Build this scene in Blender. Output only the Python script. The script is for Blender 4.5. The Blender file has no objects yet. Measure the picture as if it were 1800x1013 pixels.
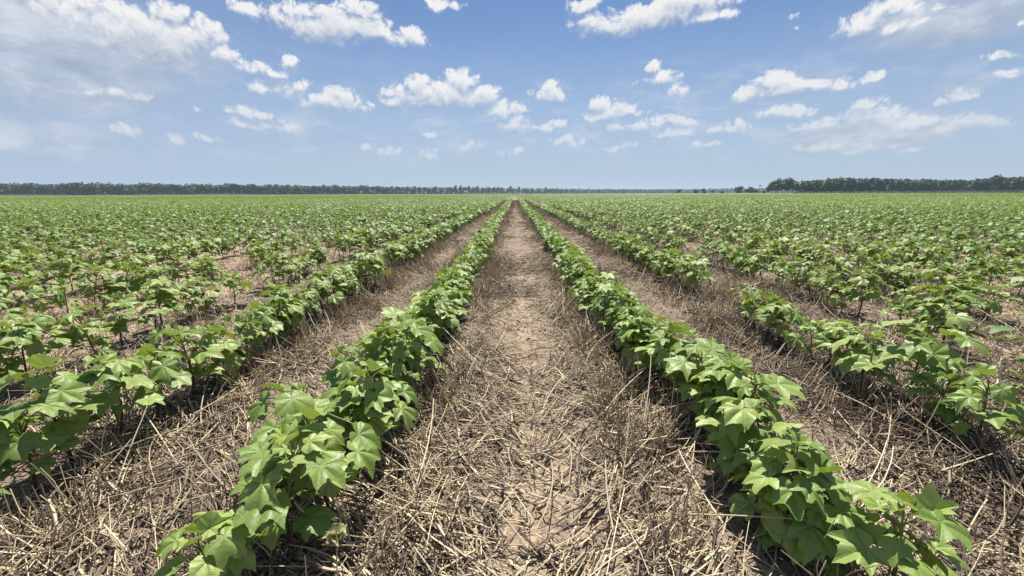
import bpy, math
import numpy as np
from mathutils import Matrix, Vector

C = bpy.context.scene.collection
SC = bpy.context.scene
rad = math.radians
rng = np.random.default_rng(7)

# ------------------------------------------------------------------ camera
W, H, F = 1800.0, 1013.0, 700.0            # photograph's frame and focal length in its pixels
CAM_H = 0.75
PITCH = math.atan((H / 2 - 340.5) / F)
YAW = math.atan(5.0 / F)
ROLL = rad(-0.17)
cam_data = bpy.data.cameras.new('camera')
cam = bpy.data.objects.new('camera', cam_data)
C.objects.link(cam)
cam_data.sensor_width = 36.0
cam_data.lens = 36.0 * F / W
cam_data.clip_start = 0.02
cam_data.clip_end = 20000.0
CAM_R = Matrix.Rotation(YAW, 3, 'Z') @ Matrix.Rotation(rad(90) - PITCH, 3, 'X') @ Matrix.Rotation(ROLL, 3, 'Z')
cam.matrix_world = Matrix.Translation((0, 0, CAM_H)) @ CAM_R.to_4x4()
SC.camera = cam


def project(P):
    R = np.array(CAM_R)
    q = (np.asarray(P, float) - np.array([0, 0, CAM_H])) @ R
    d = -q[..., 2]
    d = np.where(np.abs(d) < 1e-6, 1e-6, d)
    return W / 2 + F * q[..., 0] / d, H / 2 - F * q[..., 1] / d, d


def ray(px, py):
    return (CAM_R @ Vector(((px - W / 2) / F, (H / 2 - py) / F, -1.0))).normalized()


# ------------------------------------------------------------------ sun, sky, exposure
SUN_EL, SUN_AZ = 63.0, 6.0                # degrees; azimuth from the rows' direction towards the right
sun_data = bpy.data.lights.new('sun', 'SUN')
sun_data.energy = 5.0
sun_data.angle = rad(0.53)
sun_data.color = (1.0, 0.955, 0.89)
sun = bpy.data.objects.new('sun', sun_data)
C.objects.link(sun)
sd = Vector((math.cos(rad(SUN_EL)) * math.sin(rad(SUN_AZ)), math.cos(rad(SUN_EL)) * math.cos(rad(SUN_AZ)), math.sin(rad(SUN_EL))))
sun.rotation_euler = sd.to_track_quat('Z', 'Y').to_euler()
sun.location = (0, 0, 50)

SC.view_settings.view_transform = 'Standard'
SC.view_settings.look = 'None'
SC.view_settings.exposure = 0.60
SC.view_settings.gamma = 1.0
SC.render.engine = 'CYCLES'
SC.cycles.max_bounces = 6
SC.cycles.diffuse_bounces = 3
SC.cycles.transmission_bounces = 3
SC.cycles.volume_bounces = 1
SC.cycles.transparent_max_bounces = 4

world = bpy.data.worlds.new('World')
SC.world = world
world.use_nodes = True
world.cycles.sampling_method = 'NONE'


class NT:
    """small helper to write node trees"""
    def __init__(s, tree):
        s.t = tree
        s.n = tree.nodes
        s.l = tree.links

    def node(s, kind, **kw):
        nd = s.n.new(kind)
        for k, v in kw.items():
            setattr(nd, k, v)
        return nd

    def put(s, sock, v):
        if v is None:
            return
        if isinstance(v, bpy.types.NodeSocket):
            s.l.new(v, sock)
        else:
            sock.default_value = v

    def math(s, op, a, b=None, c=None, clamp=False):
        nd = s.node('ShaderNodeMath', operation=op, use_clamp=clamp)
        for i, v in enumerate((a, b, c)):
            s.put(nd.inputs[i], v)
        return nd.outputs[0]

    def vec(s, op, a, b=None, c=None, out=0):
        nd = s.node('ShaderNodeVectorMath', operation=op)
        for i, v in enumerate((a, b, c)):
            s.put(nd.inputs[i], v)
        return nd.outputs[out]

    def mix(s, f, a, b, blend='MIX'):
        nd = s.node('ShaderNodeMix', data_type='RGBA', blend_type=blend)
        s.put(nd.inputs[0], f)
        s.put(nd.inputs[6], a)
        s.put(nd.inputs[7], b)
        return nd.outputs[2]

    def smooth(s, v, lo, hi, a=0.0, b=1.0):
        nd = s.node('ShaderNodeMapRange', interpolation_type='SMOOTHSTEP')
        for i, x in enumerate((v, lo, hi, a, b)):
            s.put(nd.inputs[i], x)
        return nd.outputs[0]

    def ramp(s, v, stops):
        nd = s.node('ShaderNodeValToRGB')
        s.put(nd.inputs[0], v)
        el = nd.color_ramp.elements
        while len(el) < len(stops):
            el.new(0.5)
        for e, (p, c) in zip(el, stops):
            e.position = p
            e.color = (*c, 1.0)
        return nd.outputs[0]

    def noise(s, v, scale, detail=3.0, rough=0.5, kind='FBM', out=0):
        nd = s.node('ShaderNodeTexNoise', noise_type=kind)
        s.put(nd.inputs['Vector'], v)
        nd.inputs['Scale'].default_value = scale
        nd.inputs['Detail'].default_value = detail
        nd.inputs['Roughness'].default_value = rough
        return nd.outputs[out]


# clouds of the photograph as bearings in the sky: (centre px, centre py, half width, half height, weight)
CUMULUS = [
    # big one at the upper left
    (255, 60, 130, 50, 1.35), (170, 30, 110, 40, 1.0), (325, 62, 62, 40, 1.2), (225, 70, 60, 26, .9), (300, 25, 45, 26, 1.05), (388, 95, 26, 20, .8), (360, 55, 34, 28, .9),
    # top, left of the middle
    (590, 45, 110, 34, 1.25), (560, 18, 72, 24, 1.1), (665, 62, 60, 18, 1.05), (730, 60, 34, 17, .9), (470, 20, 55, 20, .95), (430, 10, 34, 14, .8), (625, 20, 50, 25, .9),
    (775, 4, 40, 14, 1.0),
    # small ones below
    (460, 118, 58, 12, .75), (505, 104, 20, 12, .75), (455, 152, 24, 14, .8), (515, 150, 34, 20, .6), (590, 180, 66, 16, 1.0), (600, 166, 24, 16, 1.0), (545, 182, 26, 12, .8),
    (445, 195, 36, 15, .75), (515, 222, 40, 14, .7), (445, 215, 44, 10, .5), (348, 197, 11, 6, .6), (372, 250, 26, 11, .55), (215, 232, 42, 14, .5), (305, 250, 16, 8, .4),
    # middle
    (770, 165, 88, 26, 1.25), (815, 142, 32, 24, 1.15), (735, 148, 26, 22, 1.1), (845, 170, 36, 24, 1.1), (700, 178, 30, 13, .8), (885, 195, 34, 20, .9), (905, 218, 32, 20, .85), (960, 222, 34, 11, .6),
    (990, 252, 34, 14, .6), (755, 240, 12, 6, .6), (685, 265, 17, 8, .6), (645, 258, 10, 7, .4), (835, 262, 24, 10, .45), (890, 268, 30, 10, .4), (755, 272, 20, 9, .35),
    (962, 162, 34, 22, 1.05), (958, 150, 24, 14, 1.0),
    # upper right
    (1130, 28, 130, 28, 1.3), (1090, 40, 72, 24, 1.25), (1200, 8, 110, 22, 1.1), (1255, 28, 42, 14, .9), (1025, 8, 40, 14, .9),
    (1150, 122, 14, 17, .9), (1168, 142, 30, 16, .95), (1190, 160, 22, 14, .9), (1130, 148, 18, 7, .5), (1388, 33, 12, 6, .5), (1392, 52, 8, 4, .4),
    (1390, 150, 105, 18, 1.15), (1362, 138, 48, 18, 1.15), (1310, 160, 30, 20, .9), (1470, 148, 42, 12, .9), (1535, 136, 24, 11, .9),
    (1075, 200, 55, 16, 1.1), (1055, 182, 26, 18, 1.05), (1140, 222, 80, 16, .95), (1180, 236, 46, 10, .8), (1275, 226, 42, 14, .8), (1295, 218, 20, 12, .8),
    (1235, 256, 28, 8, .45), (1090, 262, 24, 9, .4), (1385, 195, 60, 16, .85), (1440, 218, 70, 14, .6), (1530, 200, 70, 24, .95), (1520, 185, 36, 18, .95), (1600, 214, 50, 14, .85),
    (1680, 170, 52, 13, .95), (1710, 212, 56, 18, .65), (1655, 222, 50, 14, .6), (1780, 128, 34, 9, .5), (1770, 96, 40, 8, .4), (1795, 40, 12, 8, .7),
    (1540, 35, 86, 20, .95), (1570, 16, 56, 22, 1.05), (1580, 46, 46, 16, 1.0), (1500, 44, 40, 10, .8), (1440, 255, 40, 10, .4), (1560, 262, 60, 10, .35),
    (215, 168, 64, 10, .6), (240, 172, 34, 9, .6),
    # beyond the frame
    (-160, 60, 150, 40, 1.1), (-120, 200, 90, 22, .8), (1960, 60, 140, 36, 1.1), (2020, 200, 110, 24, .9), (900, -170, 200, 40, 1.0), (300, -120, 240, 60, 1.1), (1500, -130, 240, 50, 1.1),
]
GREY = [(60, 40, 330, 72, 1.25), (200, 90, 200, 44, 1.0), (60, 140, 240, 56, .85), (130, 118, 160, 20, .9), (1720, 25, 190, 52, .85), (1690, 148, 60, 16, .5), (1530, 232, 140, 26, .45), (40, 240, 160, 30, .35)]


def bearing(px, py):
    d = ray(px, py)
    return math.atan2(d.x, d.y), math.asin(d.z)


def cloud_group(name, lumps):
    g = bpy.data.node_groups.new(name, 'ShaderNodeTree')
    g.interface.new_socket('P', in_out='INPUT', socket_type='NodeSocketVector')
    g.interface.new_socket('Cover', in_out='OUTPUT', socket_type='NodeSocketFloat')
    k = NT(g)
    gi, go = k.node('NodeGroupInput'), k.node('NodeGroupOutput')
    acc = None
    for (px, py, rx, ry, a) in lumps:
        c = bearing(px, py)
        l, r_ = bearing(px - rx, py), bearing(px + rx, py)
        t, b = bearing(px, py - ry), bearing(px, py + ry)
        sx, sy = 2 / abs(r_[0] - l[0]), 2 / abs(t[1] - b[1])
        q = k.vec('MULTIPLY_ADD', gi.outputs[0], (sx, sy, 0), (-c[0] * sx, -c[1] * sy, 0))
        d2 = k.vec('DOT_PRODUCT', q, q, out=1)
        v = k.math('MULTIPLY_ADD', d2, -a, a)
        acc = v if acc is None else k.math('MAXIMUM', acc, v)
    g.links.new(acc, go.inputs[0])
    return g


def build_world():
    w = NT(world.node_tree)
    w.n.clear()
    out = w.node('ShaderNodeOutputWorld')
    tc = w.node('ShaderNodeTexCoord')
    sky = w.node('ShaderNodeTexSky', sky_type='NISHITA', sun_disc=False)
    sky.sun_elevation = rad(SUN_EL)
    sky.sun_rotation = rad(SUN_AZ)
    sky.air_density = 1.0
    sky.dust_density = 0.6
    sky.ozone_density = 2.0
    sep = w.node('ShaderNodeSeparateXYZ')
    w.put(sep.inputs[0], tc.outputs['Generated'])
    az = w.math('ARCTAN2', sep.outputs[0], sep.outputs[1])
    el = w.math('ARCSINE', sep.outputs[2])
    cmb = w.node('ShaderNodeCombineXYZ')
    w.put(cmb.inputs[0], az)
    w.put(cmb.inputs[1], el)
    p = cmb.outputs[0]
    plain = w.node('ShaderNodeBackground')
    blue = w.vec('MULTIPLY', sky.outputs[0], (0.83, 1.0, 1.22))
    airy = w.mix(w.smooth(el, 0.0, 0.42, 0.88, 0.0), blue, (5.9, 7.2, 9.1, 1))
    airy = w.mix(w.smooth(az, -0.2, -0.95, 0.0, 0.35), airy, (5.1, 6.4, 9.1, 1))
    w.put(plain.inputs[0], airy)
    plain.inputs[1].default_value = SKY
    # thin haze of the air near the horizon belongs to the sky texture; clouds are laid over it
    gc = cloud_group('cumulus', CUMULUS)
    gg = cloud_group('grey_sheet', GREY)
    warp = w.noise(p, 10.0, 3.0, 0.55, out=1)
    pw = w.vec('MULTIPLY_ADD', w.vec('SUBTRACT', warp, (.5, .5, .5)), (0.07, 0.045, 0), p)
    fine = w.noise(p, 60.0, 4.0, 0.6, out=1)
    pf = w.vec('MULTIPLY_ADD', w.vec('SUBTRACT', fine, (.5, .5, .5)), (0.012, 0.012, 0), pw)

    def puffs(pos):
        fb = w.noise(pos, 15.0, 7.0, 0.62)
        vo = w.node('ShaderNodeTexVoronoi', feature='F1', voronoi_dimensions='2D')
        w.put(vo.inputs['Vector'], pos)
        vo.inputs['Scale'].default_value = 42.0
        vo.inputs['Detail'].default_value = 3.0
        vo.inputs['Roughness'].default_value = 0.6
        a = w.math('MULTIPLY_ADD', fb, 2.5, -1.25)
        return w.math('MULTIPLY_ADD', vo.outputs['Distance'], -1.05, w.math('ADD', a, 0.82))

    def cover(pos, fpos):
        nd = w.node('ShaderNodeGroup', node_tree=gc)
        w.put(nd.inputs[0], pos)
        base = w.math('MAXIMUM', nd.outputs[0], -1.0)
        return w.math('ADD', base, puffs(fpos)), base
    f0, b0 = cover(pw, pf)
    sh = (0.003, 0.014, 0)
    f1, b1 = cover(w.vec('ADD', pw, sh), w.vec('ADD', pf, sh))
    top = w.smooth(w.math('SUBTRACT', b0, b1), -0.2, 0.25)
    alpha = w.smooth(f0, w.math('MULTIPLY_ADD', top, .25, -0.60), w.math('MULTIPLY_ADD', top, -0.6, 1.2))
    # fade of the low clouds into the air
    air = w.smooth(el, 0.04, 0.26, 0.32, 0.96)
    alpha = w.math('MULTIPLY', alpha, air)
    lit = w.math('MULTIPLY_ADD', w.math('SUBTRACT', f0, f1), 0.26, w.math('MULTIPLY_ADD', w.math('SUBTRACT', b0, b1), 0.30, 0.53), clamp=True)
    thick = w.smooth(f0, 0.8, 1.9, 0.0, 0.24)
    lit = w.math('SUBTRACT', lit, thick, clamp=True)
    ccol = w.ramp(lit, [(0.08, (0.44, 0.52, 0.66)), (0.34, (0.60, 0.66, 0.77)), (0.58, (0.80, 0.84, 0.90)), (0.88, (1.0, 0.995, 0.985))])
    nd = w.node('ShaderNodeGroup', node_tree=gg)
    w.put(nd.inputs[0], pw)
    gsoft = w.math('ADD', w.math('MAXIMUM', nd.outputs[0], -1.0), w.math('MULTIPLY_ADD', w.noise(pw, 9.0, 6.0, .6), 2.2, -1.1))
    galpha = w.smooth(gsoft, -0.9, 1.0, 0.0, 0.8)
    gcol = w.ramp(w.noise(w.vec('MULTIPLY', pf, (0.6, 1.3, 1)), 13.0, 6.0, .6), [(0.36, (0.40, 0.48, 0.61)), (0.50, (0.54, 0.61, 0.73)), (0.64, (0.82, 0.86, 0.92))])
    skyc = w.vec('SCALE', airy)
    skyc.node.inputs['Scale'].default_value = SKY
    gcs = w.vec('SCALE', gcol)
    gcs.node.inputs['Scale'].default_value = CLOUD
    ccs = w.vec('SCALE', ccol)
    ccs.node.inputs['Scale'].default_value = CLOUD
    c1 = w.mix(galpha, skyc, gcs)
    c2 = w.mix(alpha, c1, ccs)
    veil = w.noise(w.vec('MULTIPLY', pf, (1.0, 2.6, 1)), 9.0, 6.0, .62)
    veil = w.math('MULTIPLY', w.smooth(veil, .46, .72, 0.0, .42), w.smooth(el, .03, .12))
    veil = w.math('MULTIPLY', veil, w.smooth(el, .14, .34, .9, .0))
    c2 = w.mix(veil, c2, (0.80 * CLOUD, 0.84 * CLOUD, 0.90 * CLOUD, 1))
    cloudy = w.node('ShaderNodeBackground')
    w.put(cloudy.inputs[0], c2)
    cloudy.inputs[1].default_value = 1.0
    band = w.math('MULTIPLY', w.math('GREATER_THAN', sep.outputs[1], 0.15), w.math('GREATER_THAN', sep.outputs[2], -0.01))
    band = w.math('MULTIPLY', band, w.math('LESS_THAN', el, 0.75))
    mx = w.node('ShaderNodeMixShader')
    w.put(mx.inputs[0], band)
    w.l.new(plain.outputs[0], mx.inputs[1])
    w.l.new(cloudy.outputs[0], mx.inputs[2])
    w.l.new(mx.outputs[0], out.inputs[0])


SKY = 0.052
CLOUD = 0.60
build_world()


# ------------------------------------------------------------------ helpers
def tag(o, label=None, cat=None, group=None, kind=None):
    if label:
        o['label'] = label
    if cat:
        o['category'] = cat
    if group:
        o['group'] = group
    if kind:
        o['kind'] = kind
    return o


def mesh_np(name, V, faces, mats=(), midx=None, smooth=True, uv=None, attrs=None):
    """faces: list of int arrays (n,3) or (n,4); midx: list of arrays; uv: per vertex"""
    me = bpy.data.meshes.new(name)
    V = np.ascontiguousarray(V, dtype=np.float32)
    me.vertices.add(len(V))
    me.vertices.foreach_set('co', V.ravel())
    loops = np.concatenate([f.ravel() for f in faces]).astype(np.int32)
    sizes = np.concatenate([np.full(len(f), f.shape[1], np.int32) for f in faces])
    me.loops.add(len(loops))
    me.loops.foreach_set('vertex_index', loops)
    me.polygons.add(len(sizes))
    starts = np.zeros(len(sizes), np.int32)
    starts[1:] = np.cumsum(sizes)[:-1]
    me.polygons.foreach_set('loop_start', starts)
    for m in mats:
        me.materials.append(m)
    if midx is not None:
        me.polygons.foreach_set('material_index', np.concatenate(midx).astype(np.int32))
    me.polygons.foreach_set('use_smooth', np.full(len(sizes), smooth))
    if uv is not None:
        l = me.uv_layers.new(name='UVMap')
        l.data.foreach_set('uv', np.ascontiguousarray(uv[loops], dtype=np.float32).ravel())
    for k, a in (attrs or {}).items():
        at = me.attributes.new(k, 'FLOAT', 'POINT')
        at.data.foreach_set('value', np.ascontiguousarray(a, dtype=np.float32))
    me.update(calc_edges=True)
    return me


def link(name, me, parent=None):
    o = bpy.data.objects.new(name, me)
    C.objects.link(o)
    if parent:
        o.parent = parent
    return o


def vnoise(x, y, seed=0):
    xi, yi = np.floor(x).astype(np.int64), np.floor(y).astype(np.int64)
    fx, fy = x - xi, y - yi
    fx, fy = fx * fx * (3 - 2 * fx), fy * fy * (3 - 2 * fy)

    def h(a, b):
        n = (a * 374761393 + b * 668265263 + seed * 974711) & 0x7fffffff
        n = ((n ^ (n >> 13)) * 1274126177) & 0x7fffffff
        return ((n ^ (n >> 16)) & 0xffff) / 65535.0
    return (h(xi, yi) * (1 - fx) + h(xi + 1, yi) * fx) * (1 - fy) + (h(xi, yi + 1) * (1 - fx) + h(xi + 1, yi + 1) * fx) * fy


def fbm(x, y, seed=0, n=3):
    s, a, t = 0, 1.0, 0
    for i in range(n):
        s = s + a * vnoise(x * 2 ** i, y * 2 ** i, seed + i)
        t += a
        a *= .5
    return s / t


# the drilled rows: sideways positions, in metres
PITCH_ROW = 0.75
LEFT1, RIGHT1 = -0.43, 0.525
ROWS = {}
for i in range(1, 2200):
    ROWS[-i] = LEFT1 - (i - 1) * PITCH_ROW
    ROWS[i] = RIGHT1 + (i - 1) * PITCH_ROW + (0.02 if i > 1 else 0)
PATH_X = (LEFT1 + RIGHT1) / 2


def row_dist(x):
    x = np.asarray(x, float)
    a = np.where(x < PATH_X, LEFT1 - x, x - RIGHT1)
    d = np.abs(a)
    m = np.abs((a + PITCH_ROW / 2) % PITCH_ROW - PITCH_ROW / 2)
    return np.where(a < 0, d, m)


def gz(x, y):
    """height of the soil"""
    x, y = np.asarray(x, float), np.asarray(y, float)
    near = np.exp(-np.maximum(y, 0) / 25.0)
    z = 0.030 * (fbm(x * 4, y * 4, 3) - .5) + 0.016 * (fbm(x * 17, y * 17, 9) - .5) + 0.010 * (vnoise(x * 60, y * 60, 5) - .5)
    dx = np.abs(x - PATH_X)
    tread = np.clip(1 - (dx / .24) ** 4, 0, 1) * np.sin((y - dx * .9) * 2 * np.pi / .16)
    z = z + 0.007 * tread * near
    z = z + 0.016 * np.exp(-(row_dist(x) / .13) ** 2)
    return z * near


# ------------------------------------------------------------------ materials
def new_mat(name):
    m = bpy.data.materials.new(name)
    m.use_nodes = True
    k = NT(m.node_tree)
    k.n.clear()
    out = k.node('ShaderNodeOutputMaterial')
    return m, k, out


def leaf_material(name, base, alt, trans, veins, rough=0.5, tfac=0.33):
    m, k, out = new_mat(name)
    at = k.node('ShaderNodeAttribute', attribute_name='tint')
    geo = k.node('ShaderNodeNewGeometry')
    oi = k.node('ShaderNodeObjectInfo')
    n1 = k.noise(geo.outputs['Position'], 26.0, 3.0, 0.6)
    f = k.math('ADD', k.math('MULTIPLY', at.outputs['Fac'], .7), k.math('MULTIPLY_ADD', n1, .5, -.1))
    f = k.math('ADD', f, k.math('MULTIPLY_ADD', oi.outputs['Random'], .3, -.15), clamp=True)
    col = k.mix(f, (*base, 1), (*alt, 1))
    pb = k.node('ShaderNodeBsdfPrincipled')
    if veins:
        uv = k.node('ShaderNodeUVMap', uv_map='UVMap')
        sp = k.node('ShaderNodeSeparateXYZ')
        k.put(sp.inputs[0], uv.outputs[0])
        u = k.math('ABSOLUTE', k.math('SUBTRACT', sp.outputs[0], .5))
        v = k.math('SUBTRACT', sp.outputs[1], .5)
        r = k.math('SQRT', k.math('ADD', k.math('MULTIPLY', u, u), k.math('MULTIPLY', v, v)))
        th = k.math('ARCTAN2', u, v)
        dist = None
        for a in (0.0, rad(52), rad(108)):
            d = k.math('MULTIPLY', r, k.math('SINE', k.math('ABSOLUTE', k.math('SUBTRACT', th, a))))
            dist = d if dist is None else k.math('MINIMUM', dist, d)
        main = k.smooth(dist, 0.002, 0.011, 1.0, 0.0)
        # side veins leave the main ones at a slant
        w = k.math('SINE', k.math('MULTIPLY_ADD', dist, -70.0, k.math('MULTIPLY', r, 95.0)))
        side = k.math('MULTIPLY', k.smooth(w, 0.80, 1.0), 0.22)
        vein = k.math('MAXIMUM', main, side)
        col = k.mix(k.math('MULTIPLY', vein, .42), col, (0.34, 0.42, 0.15, 1))
        # weathered blotches and nibbled brown specks
        blot = k.smooth(k.noise(geo.outputs['Position'], 70.0, 4.0, .65), .60, .74, 0.0, .45)
        col = k.mix(blot, col, (0.34, 0.36, 0.10, 1))
        speck = k.smooth(k.noise(geo.outputs['Position'], 210.0, 2.0, .6), .70, .74, 0.0, .8)
        col = k.mix(speck, col, (0.16, 0.11, 0.05, 1))
        bmp = k.node('ShaderNodeBump')
        bmp.inputs['Strength'].default_value = 0.35
        bmp.inputs['Distance'].default_value = 0.004
        hgt = k.math('SUBTRACT', k.math('MULTIPLY', k.noise(uv.outputs[0], 14.0, 3.0, .6), 0.8), vein)
        k.put(bmp.inputs['Height'], hgt)
        k.l.new(bmp.outputs[0], pb.inputs['Normal'])
    k.put(pb.inputs['Base Color'], col)
    pb.inputs['Roughness'].default_value = rough
    pb.inputs['Specular IOR Level'].default_value = 0.5
    tr = k.node('ShaderNodeBsdfTranslucent')
    k.put(tr.inputs[0], k.mix(.55, col, (*trans, 1)))
    mx = k.node('ShaderNodeMixShader')
    mx.inputs[0].default_value = tfac
    k.l.new(pb.outputs[0], mx.inputs[1])
    k.l.new(tr.outputs[0], mx.inputs[2])
    k.l.new(mx.outputs[0], out.inputs[0])
    return m


LEAF = leaf_material('cotton_leaf', (0.125, 0.215, 0.033), (0.35, 0.44, 0.115), (0.42, 0.54, 0.03), True, 0.46, 0.23)
LEAF_FAR = leaf_material('cotton_leaf_plain', (0.10, 0.19, 0.034), (0.32, 0.42, 0.115), (0.36, 0.52, 0.03), False, 0.54, 0.22)
LEAF_DRY = leaf_material('withered_leaf', (0.33, 0.38, 0.16), (0.48, 0.50, 0.27), (0.6, 0.5, 0.2), False, 0.7)
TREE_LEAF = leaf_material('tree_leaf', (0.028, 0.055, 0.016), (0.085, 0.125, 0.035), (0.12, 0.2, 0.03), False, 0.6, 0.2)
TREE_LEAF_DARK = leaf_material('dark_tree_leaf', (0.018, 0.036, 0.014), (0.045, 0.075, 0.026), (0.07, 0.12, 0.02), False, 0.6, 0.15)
MARGIN_LEAF = leaf_material('margin_leaf', (0.03, 0.06, 0.018), (0.07, 0.12, 0.03), (0.12, 0.2, 0.03), False, 0.6, 0.2)


def bark_material(name, lo, hi, scale=60.0, green_top=None):
    m, k, out = new_mat(name)
    geo = k.node('ShaderNodeNewGeometry')
    n1 = k.noise(geo.outputs['Position'], scale, 4.0, .6)
    col = k.ramp(n1, [(0.3, lo), (0.7, hi)])
    if green_top:
        tc = k.node('ShaderNodeTexCoord')
        sp = k.node('ShaderNodeSeparateXYZ')
        k.put(sp.inputs[0], tc.outputs['Object'])
        col = k.mix(k.smooth(sp.outputs[2], 0.06, 0.17), col, (*green_top, 1))
    pb = k.node('ShaderNodeBsdfPrincipled')
    k.put(pb.inputs['Base Color'], col)
    pb.inputs['Roughness'].default_value = .75
    k.l.new(pb.outputs[0], out.inputs[0])
    return m


STEM = bark_material('cotton_stem', (0.045, 0.03, 0.02), (0.11, 0.07, 0.04), 120, (0.17, 0.20, 0.05))
STEM_FAR = bark_material('cotton_stem_plain', (0.05, 0.035, 0.02), (0.12, 0.09, 0.04), 60)
BARK = bark_material('tree_bark', (0.05, 0.04, 0.032), (0.13, 0.11, 0.09), 2.0)
DRYWOOD = bark_material('dry_stalk_wood', (0.10, 0.075, 0.055), (0.26, 0.21, 0.17), 90)
PALEWOOD = bark_material('pale_stalk_wood', (0.36, 0.29, 0.2), (0.58, 0.5, 0.38), 90)


def straw_material():
    m, k, out = new_mat('dry_straw')
    at = k.node('ShaderNodeAttribute', attribute_name='tint')
    geo = k.node('ShaderNodeNewGeometry')
    n1 = k.noise(geo.outputs['Position'], 90.0, 2.0, .5)
    f = k.math('ADD', at.outputs['Fac'], k.math('MULTIPLY_ADD', n1, .3, -.15), clamp=True)
    col = k.ramp(f, [(0.0, (0.05, 0.036, 0.028)), (0.3, (0.16, 0.115, 0.083)), (0.6, (0.37, 0.285, 0.18)), (0.85, (0.58, 0.475, 0.295)), (1.0, (0.76, 0.665, 0.44))])
    pb = k.node('ShaderNodeBsdfPrincipled')
    k.put(pb.inputs['Base Color'], col)
    pb.inputs['Roughness'].default_value = .55
    pb.inputs['Specular IOR Level'].default_value = .4
    k.l.new(pb.outputs[0], out.inputs[0])
    return m


STRAW = straw_material()


def soil_material():
    m, k, out = new_mat('sandy_soil')
    geo = k.node('ShaderNodeNewGeometry')
    P = geo.outputs['Position']
    sp = k.node('ShaderNodeSeparateXYZ')
    k.put(sp.inputs[0], P)
    n1 = k.noise(P, 3.0, 5.0, .6)
    n2 = k.noise(P, 38.0, 4.0, .65)
    n3 = k.noise(P, 150.0, 3.0, .6)
    f = k.math('ADD', k.math('MULTIPLY', n1, .5), k.math('MULTIPLY', n2, .5))
    col = k.ramp(f, [(0.3, (0.29, 0.21, 0.14)), (0.5, (0.42, 0.315, 0.21)), (0.68, (0.53, 0.405, 0.28))])
    # broken old litter lying flat on the soil, thicker beside the middle rows
    xs = k.math('ABSOLUTE', k.math('SUBTRACT', sp.outputs[0], PATH_X))
    lane = k.smooth(xs, -0.1, 0.30)
    outer = k.smooth(xs, 1.7, 2.6, 0.0, 1.0)
    mp = k.vec('MULTIPLY', P, (1.0, 0.45, 1.0))
    l1 = k.noise(mp, 45.0, 5.0, .7)
    amount = k.math('SUBTRACT', k.math('MULTIPLY_ADD', lane, .16, l1), k.math('MULTIPLY', outer, .22))
    far = k.smooth(sp.outputs[1], 3.0, 10.0, 0.0, .26)
    amount = k.math('ADD', amount, far)
    lf = k.smooth(amount, 0.44, 0.60, 0.0, .85)
    lcol = k.ramp(k.noise(mp, 120.0, 3.0, .7), [(0.3, (0.085, 0.062, 0.047)), (0.5, (0.20, 0.15, 0.11)), (0.7, (0.42, 0.335, 0.235))])
    col = k.mix(lf, col, lcol)
    pb = k.node('ShaderNodeBsdfPrincipled')
    k.put(pb.inputs['Base Color'], col)
    pb.inputs['Roughness'].default_value = .9
    pb.inputs['Specular IOR Level'].default_value = .2
    b = k.node('ShaderNodeBump')
    b.inputs['Strength'].default_value = .8
    b.inputs['Distance'].default_value = .012
    k.put(b.inputs['Height'], k.math('ADD', n2, k.math('MULTIPLY', n3, .5)))
    k.l.new(b.outputs[0], pb.inputs['Normal'])
    k.l.new(pb.outputs[0], out.inputs[0])
    return m


SOIL = soil_material()


# ------------------------------------------------------------------ ground
def axis(fine_lo, fine_hi, step, lo, hi, g):
    a = list(np.arange(fine_lo, fine_hi, step))
    s, v = step, a[-1]
    while v < hi:
        s *= g
        v += s
        a.append(v)
    s, v = step, a[0]
    while v > lo:
        s *= g
        v -= s
        a.insert(0, v)
    return np.array(a)


gx = axis(-2.2, 2.3, 0.022, -4300, 4300, 1.06)
gy = axis(0.3, 4.5, 0.022, -120, 4300, 1.05)
GX, GY = np.meshgrid(gx, gy)
GV = np.stack([GX, GY, gz(GX, GY)], -1).reshape(-1, 3)
nx, ny = len(gx), len(gy)
ii = (np.arange(ny - 1)[:, None] * nx + np.arange(nx - 1)[None, :]).ravel()
gf = np.stack([ii, ii + 1, ii + nx + 1, ii + nx], -1)
ground = link('ground', mesh_np('ground', GV, [gf], [SOIL]))
tag(ground, kind='structure')


# ------------------------------------------------------------------ cotton leaves and plants
OUT_HI = [(0, 1.0), (5, .92), (12, .82), (20, .745), (27, .715), (34, .75), (42, .85), (51, .93), (58, .85), (67, .75), (77, .66), (86, .635), (97, .67), (107, .68), (118, .62), (132, .56), (146, .50), (158, .43), (168, .30), (176, .14)]
OUT_MID = [(0, 1.0), (27, .71), (51, .93), (80, .64), (107, .67), (150, .48), (174, .16)]
OUT_LOW = [(0, 1.0), (28, .72), (51, .92), (105, .65), (155, .44)]


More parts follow.
